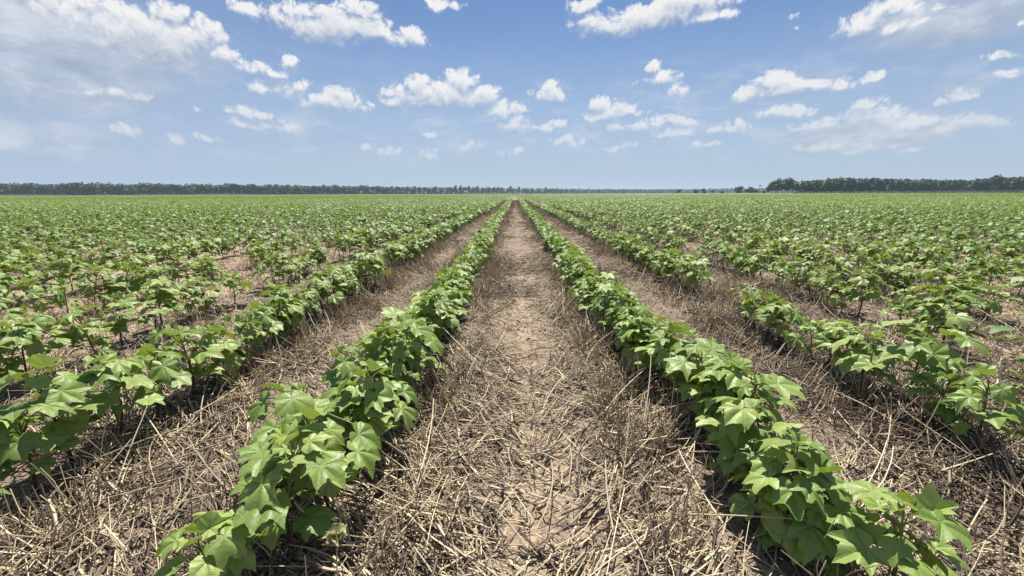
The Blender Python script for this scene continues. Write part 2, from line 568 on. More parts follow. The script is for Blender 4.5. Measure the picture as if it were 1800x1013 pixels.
def leaf(outline, rings, r_, young=False):
    """one blade, its stalk joint at the origin, tip along +y, up +z; returns V, triangles, uv"""
    jit = lambda s: r_.normal(0, s)
    half = [(a, b * (1 + jit(.04))) for a, b in outline]
    half2 = [(-a, b * (1 + jit(.05))) for a, b in outline[1:]]
    pts = half2[::-1] + half
    ang = np.radians([p[0] for p in pts])
    rr = np.array([p[1] for p in pts])
    deep = r_.uniform(.8, 1.5)
    side_len = r_.uniform(.82, 1.08, 2)
    rr = np.where(np.abs(ang) < 1.9, .78 + (rr - .78) * deep, rr)
    rr = np.maximum(rr, .12) * np.where(ang > .5, side_len[0], np.where(ang < -.5, side_len[1], 1.0))
    ts = np.linspace(0, 1, rings + 1)[1:]
    droop, cup, fold = r_.uniform(.1, .6), r_.uniform(-.15, .2), r_.uniform(.08, .34)
    wav, ph = r_.uniform(.03, .12), r_.uniform(0, 6.28, 4)
    bend = r_.uniform(-.25, .25)
    V = [(0, 0, 0)]
    for t in ts:
        for a, q in zip(ang, rr):
            r = t * q
            va = min((abs(abs(a) - b) for b in (0, rad(51), rad(107))))
            z = -droop * r * r * (0.55 + 0.45 * math.cos(a * .8)) + cup * r
            z += fold * r * math.sin(min(va, rad(27)) / rad(27) * math.pi / 2) * (1 - .35 * r)
            z += wav * r * math.sin(3 * a + ph[0]) + wav * .7 * r * r * math.sin(5 * a + ph[1] + 4 * t)
            x, y = r * math.sin(a), r * math.cos(a)
            z += bend * x * y * .5
            if young:
                z += .9 * abs(x)
            V.append((x, y, z))
    V = np.array(V)
    n = len(ang)
    T = []
    for i in range(n - 1):
        T.append((0, 1 + i + 1, 1 + i))
    for k in range(rings - 1):
        b0, b1 = 1 + k * n, 1 + (k + 1) * n
        for i in range(n - 1):
            T.append((b0 + i, b0 + i + 1, b1 + i + 1))
            T.append((b0 + i, b1 + i + 1, b1 + i))
    T = np.array(T)[:, ::-1]
    # faces up
    nrm = np.cross(V[T[0, 1]] - V[T[0, 0]], V[T[0, 2]] - V[T[0, 0]])
    if nrm[2] < 0:
        T = T[:, ::-1]
    uv = V[:, :2] * .42 + .5
    return V, T, uv


def tube(path, radii, sides=5):
    path = np.asarray(path, float)
    n = len(path)
    V, Q = [], []
    for i in range(n):
        d = path[min(i + 1, n - 1)] - path[max(i - 1, 0)]
        d = d / (np.linalg.norm(d) + 1e-9)
        a = np.array([1, 0, 0]) if abs(d[0]) < .8 else np.array([0, 1, 0])
        s = np.cross(d, a)
        s /= np.linalg.norm(s)
        t = np.cross(d, s)
        for k in range(sides):
            an = 2 * math.pi * k / sides
            V.append(path[i] + radii[i] * (math.cos(an) * s + math.sin(an) * t))
    for i in range(n - 1):
        for k in range(sides):
            Q.append((i * sides + k, i * sides + (k + 1) % sides, (i + 1) * sides + (k + 1) % sides, (i + 1) * sides + k))
    return np.array(V), np.array(Q)


class Acc:
    def __init__(s):
        s.V, s.F, s.A, s.U, s.n = [], [], [], [], 0

    def add(s, V, Fc, tint=0.5, uv=None):
        s.V.append(V)
        s.F.append(np.asarray(Fc) + s.n)
        s.A.append(np.full(len(V), tint))
        s.U.append(uv if uv is not None else np.full((len(V), 2), .5))
        s.n += len(V)

    def get(s):
        return np.concatenate(s.V), np.concatenate(s.F), np.concatenate(s.A), np.concatenate(s.U)


def rot(yaw, pitch, roll):
    return np.array(Matrix.Rotation(yaw, 3, 'Z') @ Matrix.Rotation(pitch, 3, 'X') @ Matrix.Rotation(roll, 3, 'Y'))


def plant(seed, level, leggy=False):
    """young cotton plant about 0.27 m tall: (foliage arrays, stem arrays)"""
    r_ = np.random.default_rng(seed)
    outline, rings = {0: (OUT_HI, 4), 1: (OUT_MID, 2), 2: (OUT_LOW, 1)}[level]
    fo, st = Acc(), Acc()
    h = r_.uniform(.185, .235) if leggy else r_.uniform(.175, .225)
    lean = r_.normal(0, .014, 2)
    sway = r_.normal(0, .008, 2)
    ax = lambda t: np.array([lean[0] * t + sway[0] * math.sin(3 * t), lean[1] * t + sway[1] * math.sin(4 * t), h * t])
    ks = np.linspace(0, 1, {0: 9, 1: 4, 2: 3}[level])
    sides = {0: 7, 1: 4, 2: 3}[level]
    V, Q = tube([ax(t) - np.array([0, 0, .03 * (t == 0)]) for t in ks], [0.0042 * (1 - .68 * t) for t in ks], sides)
    st.add(V, Q)
    nl = {0: int(r_.integers(22, 29)), 1: 18, 2: 12}[level] - (5 if leggy and level < 2 else 0)
    a0 = r_.uniform(0, 6.28)
    for i in range(nl):
        t = (.46 + .52 * (i / (nl - 1)) ** .9) if leggy else (.22 + .76 * (i / (nl - 1)) ** .85)
        az = a0 + i * rad(137.5) + r_.normal(0, .35)
        young = i >= nl - 2
        grow = math.sin(math.pi * min(1, (.28 + t * .62))) ** .7
        size = (.057 * r_.uniform(.66, 1.14)) * (.55 + .45 * grow)
        if level == 2:
            size *= 1.25
        if i > nl - 5:
            size *= .86
        if young:
            size = .025 * r_.uniform(.8, 1.4)
        if i < 2:
            size *= .8
        plen = size * r_.uniform(.75, 1.6) * (1.12 if leggy else 1.0)
        el = rad(r_.uniform(15, 48)) if t < .8 else rad(r_.uniform(40, 68))
        if i < 3:
            el = rad(r_.uniform(-5, 20))
        p0 = ax(t)
        out = np.array([-math.sin(az), math.cos(az), 0])
        pm = p0 + plen * .55 * (out * math.cos(el) + np.array([0, 0, math.sin(el)]))
        p1 = p0 + plen * (out * math.cos(el * .8) + np.array([0, 0, math.sin(el * .8) - .04]))
        if level < 2:
            V, Q = tube([p0, pm, p1], [.0015, .0012, .0010], 4 if level == 0 else 3)
            st.add(V, Q)
        tilt = rad(r_.normal(-15, 17)) if not young else rad(r_.uniform(20, 55))
        if t < .5:
            tilt -= rad(9)
        M = rot(az, tilt, rad(r_.normal(0, 14)))
        # the blades turn a little towards the sun
        V, T, uv = leaf(outline, rings, r_, young)
        V = V * size
        V[:, 0] *= r_.uniform(.88, 1.06)
        V = V @ M.T + p1
        tint = r_.uniform(-.1, .95) + (.3 if young else 0) + .15 * (t - .5)
        fo.add(V, T, tint, uv)
    if level == 0:   # small side shoots with leaflets low on the stem
        for i in range(3):
            t = r_.uniform(.25, .6)
            az = r_.uniform(0, 6.28)
            out = np.array([-math.sin(az), math.cos(az), 0])
            p0, p1 = ax(t), ax(t) + .035 * out + np.array([0, 0, .03])
            V, Q = tube([p0, p1], [.0013, .0009], 4)
            st.add(V, Q)
            V, T, uv = leaf(outline, rings, r_, False)
            V = (V * r_.uniform(.022, .036)) @ rot(az, rad(r_.uniform(-30, 20)), 0).T + p1
            fo.add(V, T, r_.uniform(.2, .8), uv)
    return fo.get(), st.get()


# positions along the rows
GAPS = {2: [(2.25, 2.72)], -2: [(2.1, 2.3), (3.35, 3.75)], -3: [(2.7, 3.0), (3.9, 4.3)], -4: [(3.6, 4.0)], 3: [(4.4, 4.7)]}
plants = []     # row, x, y, scale
for r in list(range(-22, 0)) + list(range(1, 23)):
    y = .40 + rng.uniform(0, .1)
    sp = (.086 if r == 1 else .096) if abs(r) == 1 else .128
    if r <= -3:
        sp = .118
    while y < 15.2:
        y += sp * rng.uniform(.7, 1.35)
        if any(a < y < b for a, b in GAPS.get(r, ())):
            continue
        if rng.random() < (.03 if abs(r) > 2 else -1):
            continue
        s = rng.normal(1.0, .09 if abs(r) > 1 else .055)
        s *= .88 + .24 * fbm(np.array(ROWS[r] * 3.1), np.array(y * .9), 21)
        if r <= -3:
            s *= 1.02
        s *= {1: np.interp(y, [.55, .9, 1.2, 1.6], [.92, 1.04, 1.1, 1.02]), -1: np.interp(y, [.5, .8, 1.2, 3], [.95, 1.04, 1.12, 1.06]), -2: np.interp(y, [.8, 1.4], [.98, 1.12]), -3: 1.08, 2: 1.06}.get(r, 1.0)
        bow = {-1: np.interp(y, [.5, 1.2, 2.2, 9], [-.06, -.035, .03, .02]), 1: np.interp(y, [.5, 1.2, 2.2, 9], [.07, .05, -.01, 0])}.get(r, 0)
        plants.append((r, ROWS[r] + bow + rng.normal(0, .034 if abs(r) == 1 and y < 1.4 else .024), y, float(np.clip(s, .72, 1.34))))
pa = np.array([(p[1], p[2], .16) for p in plants])
px, py, pd = project(pa)
rad_px = F * .13 / np.maximum(pd, .05)
inframe = (pd > .1) & (px > -rad_px * .6) & (px < W + rad_px * .6) & (py < H + rad_px * .7)
dist = np.linalg.norm(pa - np.array([0, 0, CAM_H]), axis=1)
order = [i for i in np.argsort(dist) if inframe[i]]
chosen = sorted(order[:296], key=lambda i: (plants[i][0], plants[i][2]))
chosen_set = set(chosen)

ORD1 = 'zeroth first second third fourth fifth sixth seventh eighth ninth tenth eleventh twelfth thirteenth fourteenth fifteenth sixteenth seventeenth eighteenth nineteenth'.split()
TENS = {2: 'twent', 3: 'thirt', 4: 'fort', 5: 'fift', 6: 'sixt', 7: 'sevent'}


def ordinal(n):
    if n < 20:
        return ORD1[n]
    t, u = divmod(n, 10)
    return TENS[t] + ('ieth' if u == 0 else 'y-' + ORD1[u])


NVAR = 20
protos = []
for v in range(NVAR):
    (fv, ff, fa, fu), (sv, sf, sa, su) = plant(100 + v, 0, v >= 10)
    protos.append((mesh_np('cotton_foliage', fv, [ff], [LEAF], uv=fu, attrs={'tint': fa}), mesh_np('cotton_stem', sv, [sf], [STEM])))

# three things to copy from come out of the loop below: the first plant of each variant is built, the others are its copies
first_of = {}
count_in_row = {}
plant_xy = []
for i in chosen:
    r, x, y, s = plants[i]
    count_in_row[r] = count_in_row.get(r, 0) + 1
    n = count_in_row[r]
    v = int(rng.integers(0, 10)) + (10 if rng.random() < (.8 if abs(r) > 1 else .5) else 0)
    look = 'tall leafy' if s > 1.1 else 'small thin' if s < .87 else 'leafy green'
    side = 'left' if r < 0 else 'right'
    lab = f'{look} cotton plant {ordinal(n)} from the front in {side} row {ORD1[abs(r)]} from the path'
    if v not in first_of:
        root = bpy.data.objects.new('cotton_plant', None)
        root.empty_display_size = .05
        C.objects.link(root)
        parts = (link('stem', protos[v][1], root), link('foliage', protos[v][0], root))
        first_of[v] = (root, parts)
    else:
        src, parts = first_of[v]
        root = src.copy()
        C.objects.link(root)
        for pt in parts:
            c = pt.copy()
            C.objects.link(c)
            c.parent = root
    root.location = (x, y, float(gz(x, y)))
    root.rotation_euler = (rng.normal(0, .05), rng.normal(0, .05), rng.uniform(0, 6.283))
    root.scale = (s * rng.uniform(.95, 1.08),) * 2 + (s,)
    tag(root, lab, 'cotton plant', 'cotton plants in the near rows')
    plant_xy.append((r, x, y))


# all further plants of the field: nobody could count them
def scatter(protos_, X, Y, S, yaw, VAR):
    Vs, Fs, As, Ms, n = [], [], [], [], 0
    for v, ((fv, ff, fa, _u), st) in enumerate(protos_):
        sel = np.where(VAR == v)[0]
        if not len(sel):
            continue
        c, s_ = np.cos(yaw[sel]), np.sin(yaw[sel])
        sets = [(fv, ff, fa, 0)] + ([(st[0], st[1], st[2], 1)] if st is not None else [])
        for (vv, fc, ta, mi) in sets:
            k = S[sel][:, None]
            x = (vv[None, :, 0] * c[:, None] - vv[None, :, 1] * s_[:, None]) * k + X[sel][:, None]
            y = (vv[None, :, 0] * s_[:, None] + vv[None, :, 1] * c[:, None]) * k + Y[sel][:, None]
            z = vv[None, :, 2] * k + gz(X[sel], Y[sel])[:, None]
            Vs.append(np.stack([x, y, z], -1).reshape(-1, 3).astype(np.float32))
            off = (np.arange(len(sel)) * len(vv))[:, None, None] + n
            ff4 = (fc[None] + off).reshape(-1, fc.shape[1])
            Fs.append(ff4)
            Ms.append(np.full(len(ff4), mi))
            t = ta[None, :] + rng.normal(0, .12, len(sel))[:, None]
            As.append(t.ravel())
            n += len(sel) * len(vv)
    return np.concatenate(Vs), Fs, np.concatenate(As), Ms


field_V, field_F, field_A, field_M, nv = [], [], [], [], 0


def add_field(res):
    global nv
    V, Fs, A, Ms = res
    field_V.append(V)
    field_F.extend([f + nv for f in Fs])
    field_A.append(A)
    field_M.extend(Ms)
    nv += len(V)


rest = [i for i in range(len(plants)) if i not in chosen_set and abs(plants[i][1]) < 1.75 * (plants[i][2] + .8)]
lv1 = [plant(300 + v, 1, v > 2) for v in range(8)]
X = np.array([plants[i][1] for i in rest])
Y = np.array([plants[i][2] for i in rest])
S = np.array([plants[i][3] for i in rest])
add_field(scatter(lv1, X, Y, S, rng.uniform(0, 6.283, len(X)), rng.integers(0, 8, len(X))))


def row_plants(y0, y1, step, wide):
    xs, ys = [], []
    rmax = int(wide * y1 / PITCH_ROW) + 2
    for r in list(range(-rmax, 0)) + list(range(1, rmax + 1)):
        x = ROWS[r]
        lo = max(y0, abs(x) / wide)
        if lo >= y1:
            continue
        n = int((y1 - lo) / step)
        y = lo + (np.arange(n) + rng.uniform(0, 1, n)) * step
        keep = rng.random(n) > .05
        ys.append(y[keep])
        xs.append(np.full(keep.sum(), x) + rng.normal(0, .02 + .0004 * y0, keep.sum()))
    return np.concatenate(xs), np.concatenate(ys)


lv2 = [plant(400 + v, 2, v > 2) for v in range(8)]
X, Y = row_plants(15.0, 46.0, .125, 1.6)
S = np.clip(rng.normal(1.0, .1, len(X)) * (.72 + .55 * fbm(X * .7, Y * .3, 31)), .7, 1.3)
add_field(scatter(lv2, X, Y, S, rng.uniform(0, 6.283, len(X)), rng.integers(0, 8, len(X))))


def far_tuft(seed, n, spread, size, h):
    """leaves of a plant far off: a few folded blades"""
    r_ = np.random.default_rng(seed)
    a = Acc()
    for i in range(n):
        s = size * r_.uniform(.7, 1.3)
        V = np.array([(0, -s * .4, 0), (s * .55, s * .15, -s * .25), (0, s * .75, -s * .2), (-s * .55, s * .15, -s * .25)])
        V = V @ rot(r_.uniform(0, 6.28), rad(r_.normal(-15, 22)), rad(r_.normal(0, 22))).T
        V = V + np.array([r_.normal(0, spread * .4), r_.normal(0, spread), h * r_.uniform(.35, 1.02)])
        a.add(V, np.array([(0, 1, 2), (0, 2, 3)]), r_.uniform(.1, .8))
    return a.get(), None


lv3 = [far_tuft(500 + v, 10, .075, .07, .23) for v in range(10)]
X, Y = row_plants(45.0, 125.0, .22, 1.45)
S = np.clip(rng.normal(1.0, .1, len(X)) * (.72 + .55 * fbm(X * .3, Y * .08, 41)), .7, 1.3)
add_field(scatter(lv3, X, Y, S, rng.uniform(-.2, .2, len(X)), rng.integers(0, 10, len(X))))
lv4 = [far_tuft(600 + v, 9, .35, .17, .25) for v in range(10)]
X, Y = row_plants(123.0, 330.0, 1.15, 1.4)
S = np.clip(rng.normal(1.0, .1, len(X)), .7, 1.3)
add_field(scatter(lv4, X, Y, S, rng.uniform(-.2, .2, len(X)), rng.integers(0, 10, len(X))))
# the closed canopy of the far end of the field: ridge after ridge, each a row
CV, CQ = [], []
rows_far = [r for r in range(-620, 621) if r != 0]
nc = 0
for r in rows_far:
    x = ROWS[r]
    y0 = max(120.0, abs(x) / 1.4)
    y1 = 640.0 if r < 0 else 470.0
    if y0 >= y1 - 5:
        continue
    yy = np.linspace(y0, y1, 8)
    prof = [(-.375, .06), (-.16, .17), (.0, .21), (.16, .17), (.375, .05)] if abs(r) > 1 else [(-.22, .03), (-.14, .18), (.0, .25), (.14, .18), (.22, .03)]
    for y in yy:
        CV += [(x + a, y, b + rng.normal(0, .012)) for a, b in prof]
    for i in range(len(yy) - 1):
        for k in range(4):
            q = nc + i * 5 + k
            CQ.append((q, q + 1, q + 6, q + 5))
    nc += len(yy) * 5
CV, CQ = np.array(CV), np.array(CQ)
add_field((CV, [CQ], np.full(len(CV), .42) + rng.normal(0, .1, len(CV)), [np.zeros(len(CQ))]))
field = link('cotton_crop', mesh_np('cotton_crop', np.concatenate(field_V), field_F, [LEAF_FAR, STEM_FAR], midx=field_M, smooth=True, attrs={'tint': np.concatenate(field_A)}))
tag(field, 'low green cotton crop in long straight rows running to the far wood', 'crop', kind='stuff')


# ------------------------------------------------------------------ straw and stubble
def straws(X, Y, Z, head, pitch, L, Wd, bend, tint, K=3, sides=3, flat=1.0):
    """bent tapering straws; every argument an array"""
    n = len(X)
    t = np.linspace(0, 1, K + 1)
    d = np.stack([np.cos(head) * np.cos(pitch), np.sin(head) * np.cos(pitch), np.sin(pitch)], -1)
    s = np.stack([-np.sin(head), np.cos(head), np.zeros(n)], -1)
    u = np.cross(d, s) * -1
    u = np.where(u[:, 2:3] < 0, -u, u)
    P = np.stack([X, Y, Z], -1)
    b1 = rng.uniform(-1, 1, n) * bend
    b2 = rng.uniform(-.6, .8, n) * bend
    cen = P[:, None] + d[:, None] * (L[:, None] * t)[..., None]
    arc = (t - t * t) * 4
    cen = cen + s[:, None] * (b1 * L)[:, None, None] * arc[None, :, None] + u[:, None] * (b2 * L * .5)[:, None, None] * arc[None, :, None]
    kink = np.where(rng.random(n) < .14, rng.uniform(-.5, .5, n), 0) * L
    cen = cen + s[:, None] * (kink[:, None] * np.maximum(t - .5, 0)[None])[..., None]
    ground_z = gz(cen[..., 0], cen[..., 1])
    cen[..., 2] = np.maximum(cen[..., 2], ground_z + .001)
    w = (Wd[:, None] * (1 - .35 * t))
    ang = np.arange(sides) * 2 * np.pi / sides + .5
    V = cen[:, :, None] + (s[:, None, None] * np.cos(ang)[None, None, :, None] + u[:, None, None] * np.sin(ang)[None, None, :, None] * flat) * w[:, :, None, None]
    V = V.reshape(-1, 3)
    q = []
    for k in range(K):
        for a in range(sides):
            q.append((k * sides + a, k * sides + (a + 1) % sides, (k + 1) * sides + (a + 1) % sides, (k + 1) * sides + a))
    q = np.array(q)
    Fq = (q[None] + (np.arange(n) * (K + 1) * sides)[:, None, None]).reshape(-1, 4)
    return V, Fq, np.repeat(tint, (K + 1) * sides)


SV, SF, SA, sn = [], [], [], 0


def add_straw(res):
    global sn
    V, Fq, A = res
    SV.append(V)
    SF.append(Fq + sn)
    SA.append(A)
    sn += len(V)


def spots(n, y0, y1, wide=1.5, power=1.0, xmax=None):
    """random points in the seen wedge, thick beside the rows, thin in the wheel track and in the outer lanes"""
    y = y0 + (y1 - y0) * rng.random(n) ** power
    hw = wide * y + .5
    if xmax:
        hw = np.minimum(hw, xmax)
    x = rng.uniform(-1, 1, n) * hw + .02
    rd = row_dist(x)
    patch = fbm(x * 2.3, y * 2.3, 77)
    p = .42 + .8 * np.exp(-((rd - .16) / .14) ** 2)
    p *= .25 + 1.5 * np.clip(patch * 2.2 - .75, 0, 1.2)
    p *= np.where((np.abs(x - PATH_X + .05 * np.sin(y * 1.3)) < .16) & (patch < .5) & (y < 6), .5, 1.0)
    p *= np.where((x < -1.55), .3, 1.0)
    keep = rng.random(n) < p
    return x[keep], y[keep], rd[keep]


def lying(n, y0, y1, Lr, wr, xmax=None, power=1.0, lift=.03, K=3, sides=3, bright=0.0, flat=1.0):
    x, y, rd = spots(n, y0, y1, xmax=xmax, power=power)
    m = len(x)
    side = np.sign(x - PATH_X)
    chev = rng.random(m) < .45
    head = np.where(chev, np.pi / 2 - side * .85 + rng.normal(0, .35, m), rng.uniform(0, 2 * np.pi, m))
    L = rng.uniform(*Lr, m) * rng.uniform(.6, 1, m)
    pile = .006 + lift * (.35 + .65 * np.exp(-((rd - .17) / .17) ** 2)) * np.clip(fbm(x * 3.1, y * 3.1, 88) * 2.4 - .5, 0, 1.6)
    z = gz(x, y) + rng.random(m) * pile
    tint = np.where(rng.random(m) < .36, rng.normal(.22, .12, m), rng.normal(.74 + bright, .17, m))
    tint = np.clip(tint - .25 * (fbm(x * 1.7, y * 1.7, 99) > .56), 0, 1)
    add_straw(straws(x, y, z, head, rng.normal(0.02, .13, m) + rng.random(m) ** 6 * .6, L, rng.uniform(*wr, m), rng.choice([.03, .06, .14], m), tint, K, sides, flat))


lying(86000, .45, 4.6, (.04, .18), (.0009, .0022), power=.75, lift=.045)
lying(11000, .45, 4.6, (.14, .38), (.0013, .0025), power=.75, lift=.07, K=5, bright=.08)
lying(80000, .45, 4.2, (.012, .05), (.0010, .0026), power=.75, lift=.03, K=1)
lying(26000, .45, 4.5, (.03, .13), (.0024, .0058), power=.75, lift=.05, K=3, bright=.02, flat=.25)
lying(90000, 4.4, 12.0, (.07, .24), (.0019, .004), power=.8, lift=.04, K=2, bright=-.08)
lying(40000, 12.0, 45.0, (.12, .35), (.003, .006), power=.9, lift=.04, K=1, xmax=2.4, bright=-.2)


def standing(n, y0, y1, dens=1.0):
    """stubble tufts beside the rows"""
    xs, ys = [], []
    for r in (-4, -3, -2, -1, 1, 2, 3, 4):
        for off in (-.2, -.11, .11, .2):
            k = int(n * (y1 - y0) * (1.0 if abs(r) < 3 else .4))
            y = y0 + rng.random(k) * (y1 - y0)
            xs.append(ROWS[r] + off + rng.normal(0, .045, k))
            ys.append(y)
    x, y = np.concatenate(xs), np.concatenate(ys)
    ok = (fbm(x * 2.0, y * 2.6, 55) > .46) & (np.abs(x) < 1.5 * y + .6)
    x, y = x[ok], y[ok]
    per = 9
    x = np.repeat(x, per) + rng.normal(0, .012, len(x) * per)
    y = np.repeat(y, per) + rng.normal(0, .012, len(y) * per)
    m = len(x)
    tint = np.clip(rng.normal(.6, .25, m), 0, 1)
    add_straw(straws(x, y, gz(x, y) - .005, rng.uniform(0, 6.283, m), np.radians(np.clip(rng.normal(62, 18, m), 15, 90)), rng.uniform(.06, .19, m), rng.uniform(.0009, .0021, m), np.full(m, .12), tint, 3, 3))


standing(20, .5, 5.5)
standing(9, 5.5, 16.0)
straw = link('straw', mesh_np('straw', np.concatenate(SV), SF, [STRAW], smooth=True, attrs={'tint': np.concatenate(SA)}))
tag(straw, 'dry tan straw and stubble littering the soil between the rows', 'straw', kind='stuff')

# ------------------------------------------------------------------ single dead stalks that stand out
def stalk(pts, r0, mat, label, twigs=()):
    pts = np.array(pts, float)
    base = pts[0].copy()
    n = len(pts)
    V, Q = tube(pts - base, [r0 * (1 - .5 * i / (n - 1)) for i in range(n)], 7)
    a = Acc()
    a.add(V, Q)
    for (k, dx, dy, dz) in twigs:
        p = pts[k] - base
        V, Q = tube([p, p + np.array([dx, dy, dz]) * .5 + np.array([0, 0, .006]), p + np.array([dx, dy, dz])], [r0 * .5, r0 * .4, r0 * .25], 5)
        a.add(V, Q)
    V, Q, _a, _u = a.get()
    o = link('dry_stalk', mesh_np('dry_stalk', V, [Q], [mat]))
    o.location = base
    tag(o, label, 'stalk', 'dead stalks among the straw')


def gp(px, py, h=0.0):
    """the point at height h above the soil seen at a place of the photograph"""
    d = ray(px, py)
    t = (h - CAM_H) / d.z
    return np.array([d.x * t, d.y * t, h])


def upright(px, py, hgt, lean, r0, mat, label, twigs=()):
    b = gp(px, py)
    pts = [b + np.array([lean[0] * t * t + .004 * math.sin(9 * t), lean[1] * t, hgt * t - .02 * (t == 0)]) for t in np.linspace(0, 1, 6)]
    stalk(pts, r0, mat, label, twigs)


def fallen(px0, py0, px1, py1, lift, r0, mat, label):
    a, b = gp(px0, py0, .008), gp(px1, py1, lift)
    m = [a + (b - a) * t + np.array([.012 * math.sin(5 * t), 0, .012 * math.sin(3.1 * t)]) for t in np.linspace(0, 1, 6)]
    stalk(m, r0, mat, label)


upright(1512, 722, .215, (.006, .01), .0052, DRYWOOD, 'tall grey upright dead stalk standing in the second row right of the path', ((3, .03, .01, .04),))
upright(1311, 600, .10, (-.008, .0), .0075, DRYWOOD, 'short thick dark broken stub at the end of the row gap on the right')
upright(1462, 700, .125, (.003, .0), .0022, PALEWOOD, 'thin pale upright straw stalk before the second row right of the path')
upright(1578, 735, .12, (-.02, .0), .0020, PALEWOOD, 'thin pale leaning stalk in front of the far right plants')
upright(366, 640, .14, (-.015, .0), .0030, PALEWOOD, 'slim pale upright stalk rising through the second row left of the path')
fallen(1118, 500, 1140, 466, .09, .0030, PALEWOOD, 'short pale stick leaning up beside the first row right of the path')
fallen(1207, 572, 1203, 528, .05, .0032, PALEWOOD, 'pale bent stick lying in the gap of the second right row')
fallen(1035, 545, 1098, 640, .03, .0042, PALEWOOD, 'long pale grey stick lying along the foot of the first right row')
fallen(640, 985, 684, 888, .03, .0034, PALEWOOD, 'long straight pale stick beside the front plants of the first left row')
fallen(300, 890, 348, 810, .08, .0022, PALEWOOD, 'thin bright straw stalk slanting up left of the first left row')
fallen(130, 880, 420, 772, .10, .0024, PALEWOOD, 'long thin pale straw bridging the lane between the two left rows')
fallen(1180, 830, 1140, 715, .04, .0040, DRYWOOD, 'grey weathered stalk lying in the shade under the first right row')

# a withered flower bud on the front plant of the left row
front = [o for o in C.objects if o.get('category') == 'cotton plant' and o.location.x < 0 and o.location.x > -.6]
front.sort(key=lambda o: o.location.y)
host = min(front, key=lambda o: abs(o.location.y - .66))
hb = Acc()
r_ = np.random.default_rng(5)
for i in range(7):
    V, T, uv = leaf(OUT_MID, 3, r_, True)
    V = V * r_.uniform(.015, .027)
    V = V @ rot(i * .9, rad(r_.uniform(0, 70)), rad(r_.uniform(-30, 30))).T
    hb.add(V, T, r_.uniform(.2, .9))
V, T, A, U = hb.get()
bud = link('bud', mesh_np('withered_bud', V, [T], [LEAF_DRY], attrs={'tint': A}), host)
want = np.array(gp(592, 950, .09)) - np.array(host.location)
bud.matrix_parent_inverse = Matrix()
bpy.context.view_layer.update()
bud.location = host.matrix_world.inverted() @ Vector(gp(592, 945, .15))
bud['label'] = 'pale withered curled bud'


# ------------------------------------------------------------------ trees
def crown_mesh(name, seed, h, w, base, n, size, mat, lobes=7):
    r_ = np.random.default_rng(seed)
    a = Acc()
    cs = []
    for i in range(lobes):
        an, rr = r_.uniform(0, 6.28), w * .5 * r_.uniform(.15, .62)
        z = base + (h - base) * r_.uniform(.2, .82)
        cs.append((np.array([rr * math.cos(an), rr * math.sin(an), z]), w * r_.uniform(.2, .34), (h - base) * r_.uniform(.14, .24)))
    cs.append((np.array([0, 0, h - (h - base) * .22]), w * .27, (h - base) * .22))
    for i in range(n):
        c, rw, rh = cs[int(r_.integers(0, len(cs)))]
        d = r_.normal(0, 1, 3)
        d /= np.linalg.norm(d)
        d *= r_.uniform(.35, 1.0) ** .5
        p = c + d * np.array([rw, rw, rh])
        s = size * r_.uniform(.6, 1.3)
        V = np.array([(-s, -s * .5, 0), (s * .1, -s * .8, -s * .2), (s, s * .1, 0), (s * .2, s * .8, -s * .25), (-s * .7, s * .5, -.1 * s)])
        V = np.vstack([V, [(0, 0, s * .3)]])
        V = V @ rot(r_.uniform(0, 6.28), r_.normal(0, .6), r_.normal(0, .6)).T + p
        T = [(5, k, (k + 1) % 5) for k in range(5)]
        a.add(V, np.array(T), r_.uniform(0, .9))
    V, T, A, _u = a.get()
    return mesh_np(name, V, [T], [mat], attrs={'tint': A})


def trunk_mesh(name, seed, h, r0):
    r_ = np.random.default_rng(seed)
    a = Acc()
    lean = r_.normal(0, .03 * h, 2)
    pts = [np.array([lean[0] * t, lean[1] * t, h * .85 * t]) for t in np.linspace(0, 1, 5)]
    V, Q = tube(pts, [r0 * (1 - .75 * t) for t in np.linspace(0, 1, 5)], 7)
    a.add(V, Q)
    for i in range(5):
        t = r_.uniform(.35, .8)
        p = np.array([lean[0] * t, lean[1] * t, h * .85 * t])
        an = r_.uniform(0, 6.28)
        e = p + np.array([math.cos(an) * h * .2, math.sin(an) * h * .2, h * .16])
        V, Q = tube([p, (p + e) / 2 + np.array([0, 0, -.02 * h]), e], [r0 * .4, r0 * .3, r0 * .12], 5)
        a.add(V, Q)
    V, Q, _a, _u = a.get()
    return mesh_np(name, V, [Q], [BARK])


KINDS = {}
for j in range(6):
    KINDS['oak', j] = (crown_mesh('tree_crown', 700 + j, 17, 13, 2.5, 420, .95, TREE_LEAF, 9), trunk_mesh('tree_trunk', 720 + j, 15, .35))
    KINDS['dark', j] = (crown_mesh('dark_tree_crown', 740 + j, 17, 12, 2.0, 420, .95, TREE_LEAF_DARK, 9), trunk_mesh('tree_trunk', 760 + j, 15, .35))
    KINDS['slim', j] = (crown_mesh('slim_tree_crown', 780 + j, 17, 8.5, 2.2, 380, .8, TREE_LEAF, 10), trunk_mesh('tree_trunk', 800 + j, 16, .42))
    KINDS['bush', j] = (crown_mesh('bush_crown', 820 + j, 7, 8, 0.0, 240, .7, TREE_LEAF_DARK, 7), trunk_mesh('tree_trunk', 840 + j, 5, .2))
KINDS['snag', 0] = (crown_mesh('snag_crown', 860, 11.2, 3.6, 8.6, 60, .55, TREE_LEAF_DARK, 3), trunk_mesh('snag_trunk', 861, 12, .34))


def place(px, depth):
    """ground point on the bearing of px at a depth along the rows"""
    d = ray(px, 341)
    return d.x / d.y * depth, depth


tree_proto = {}


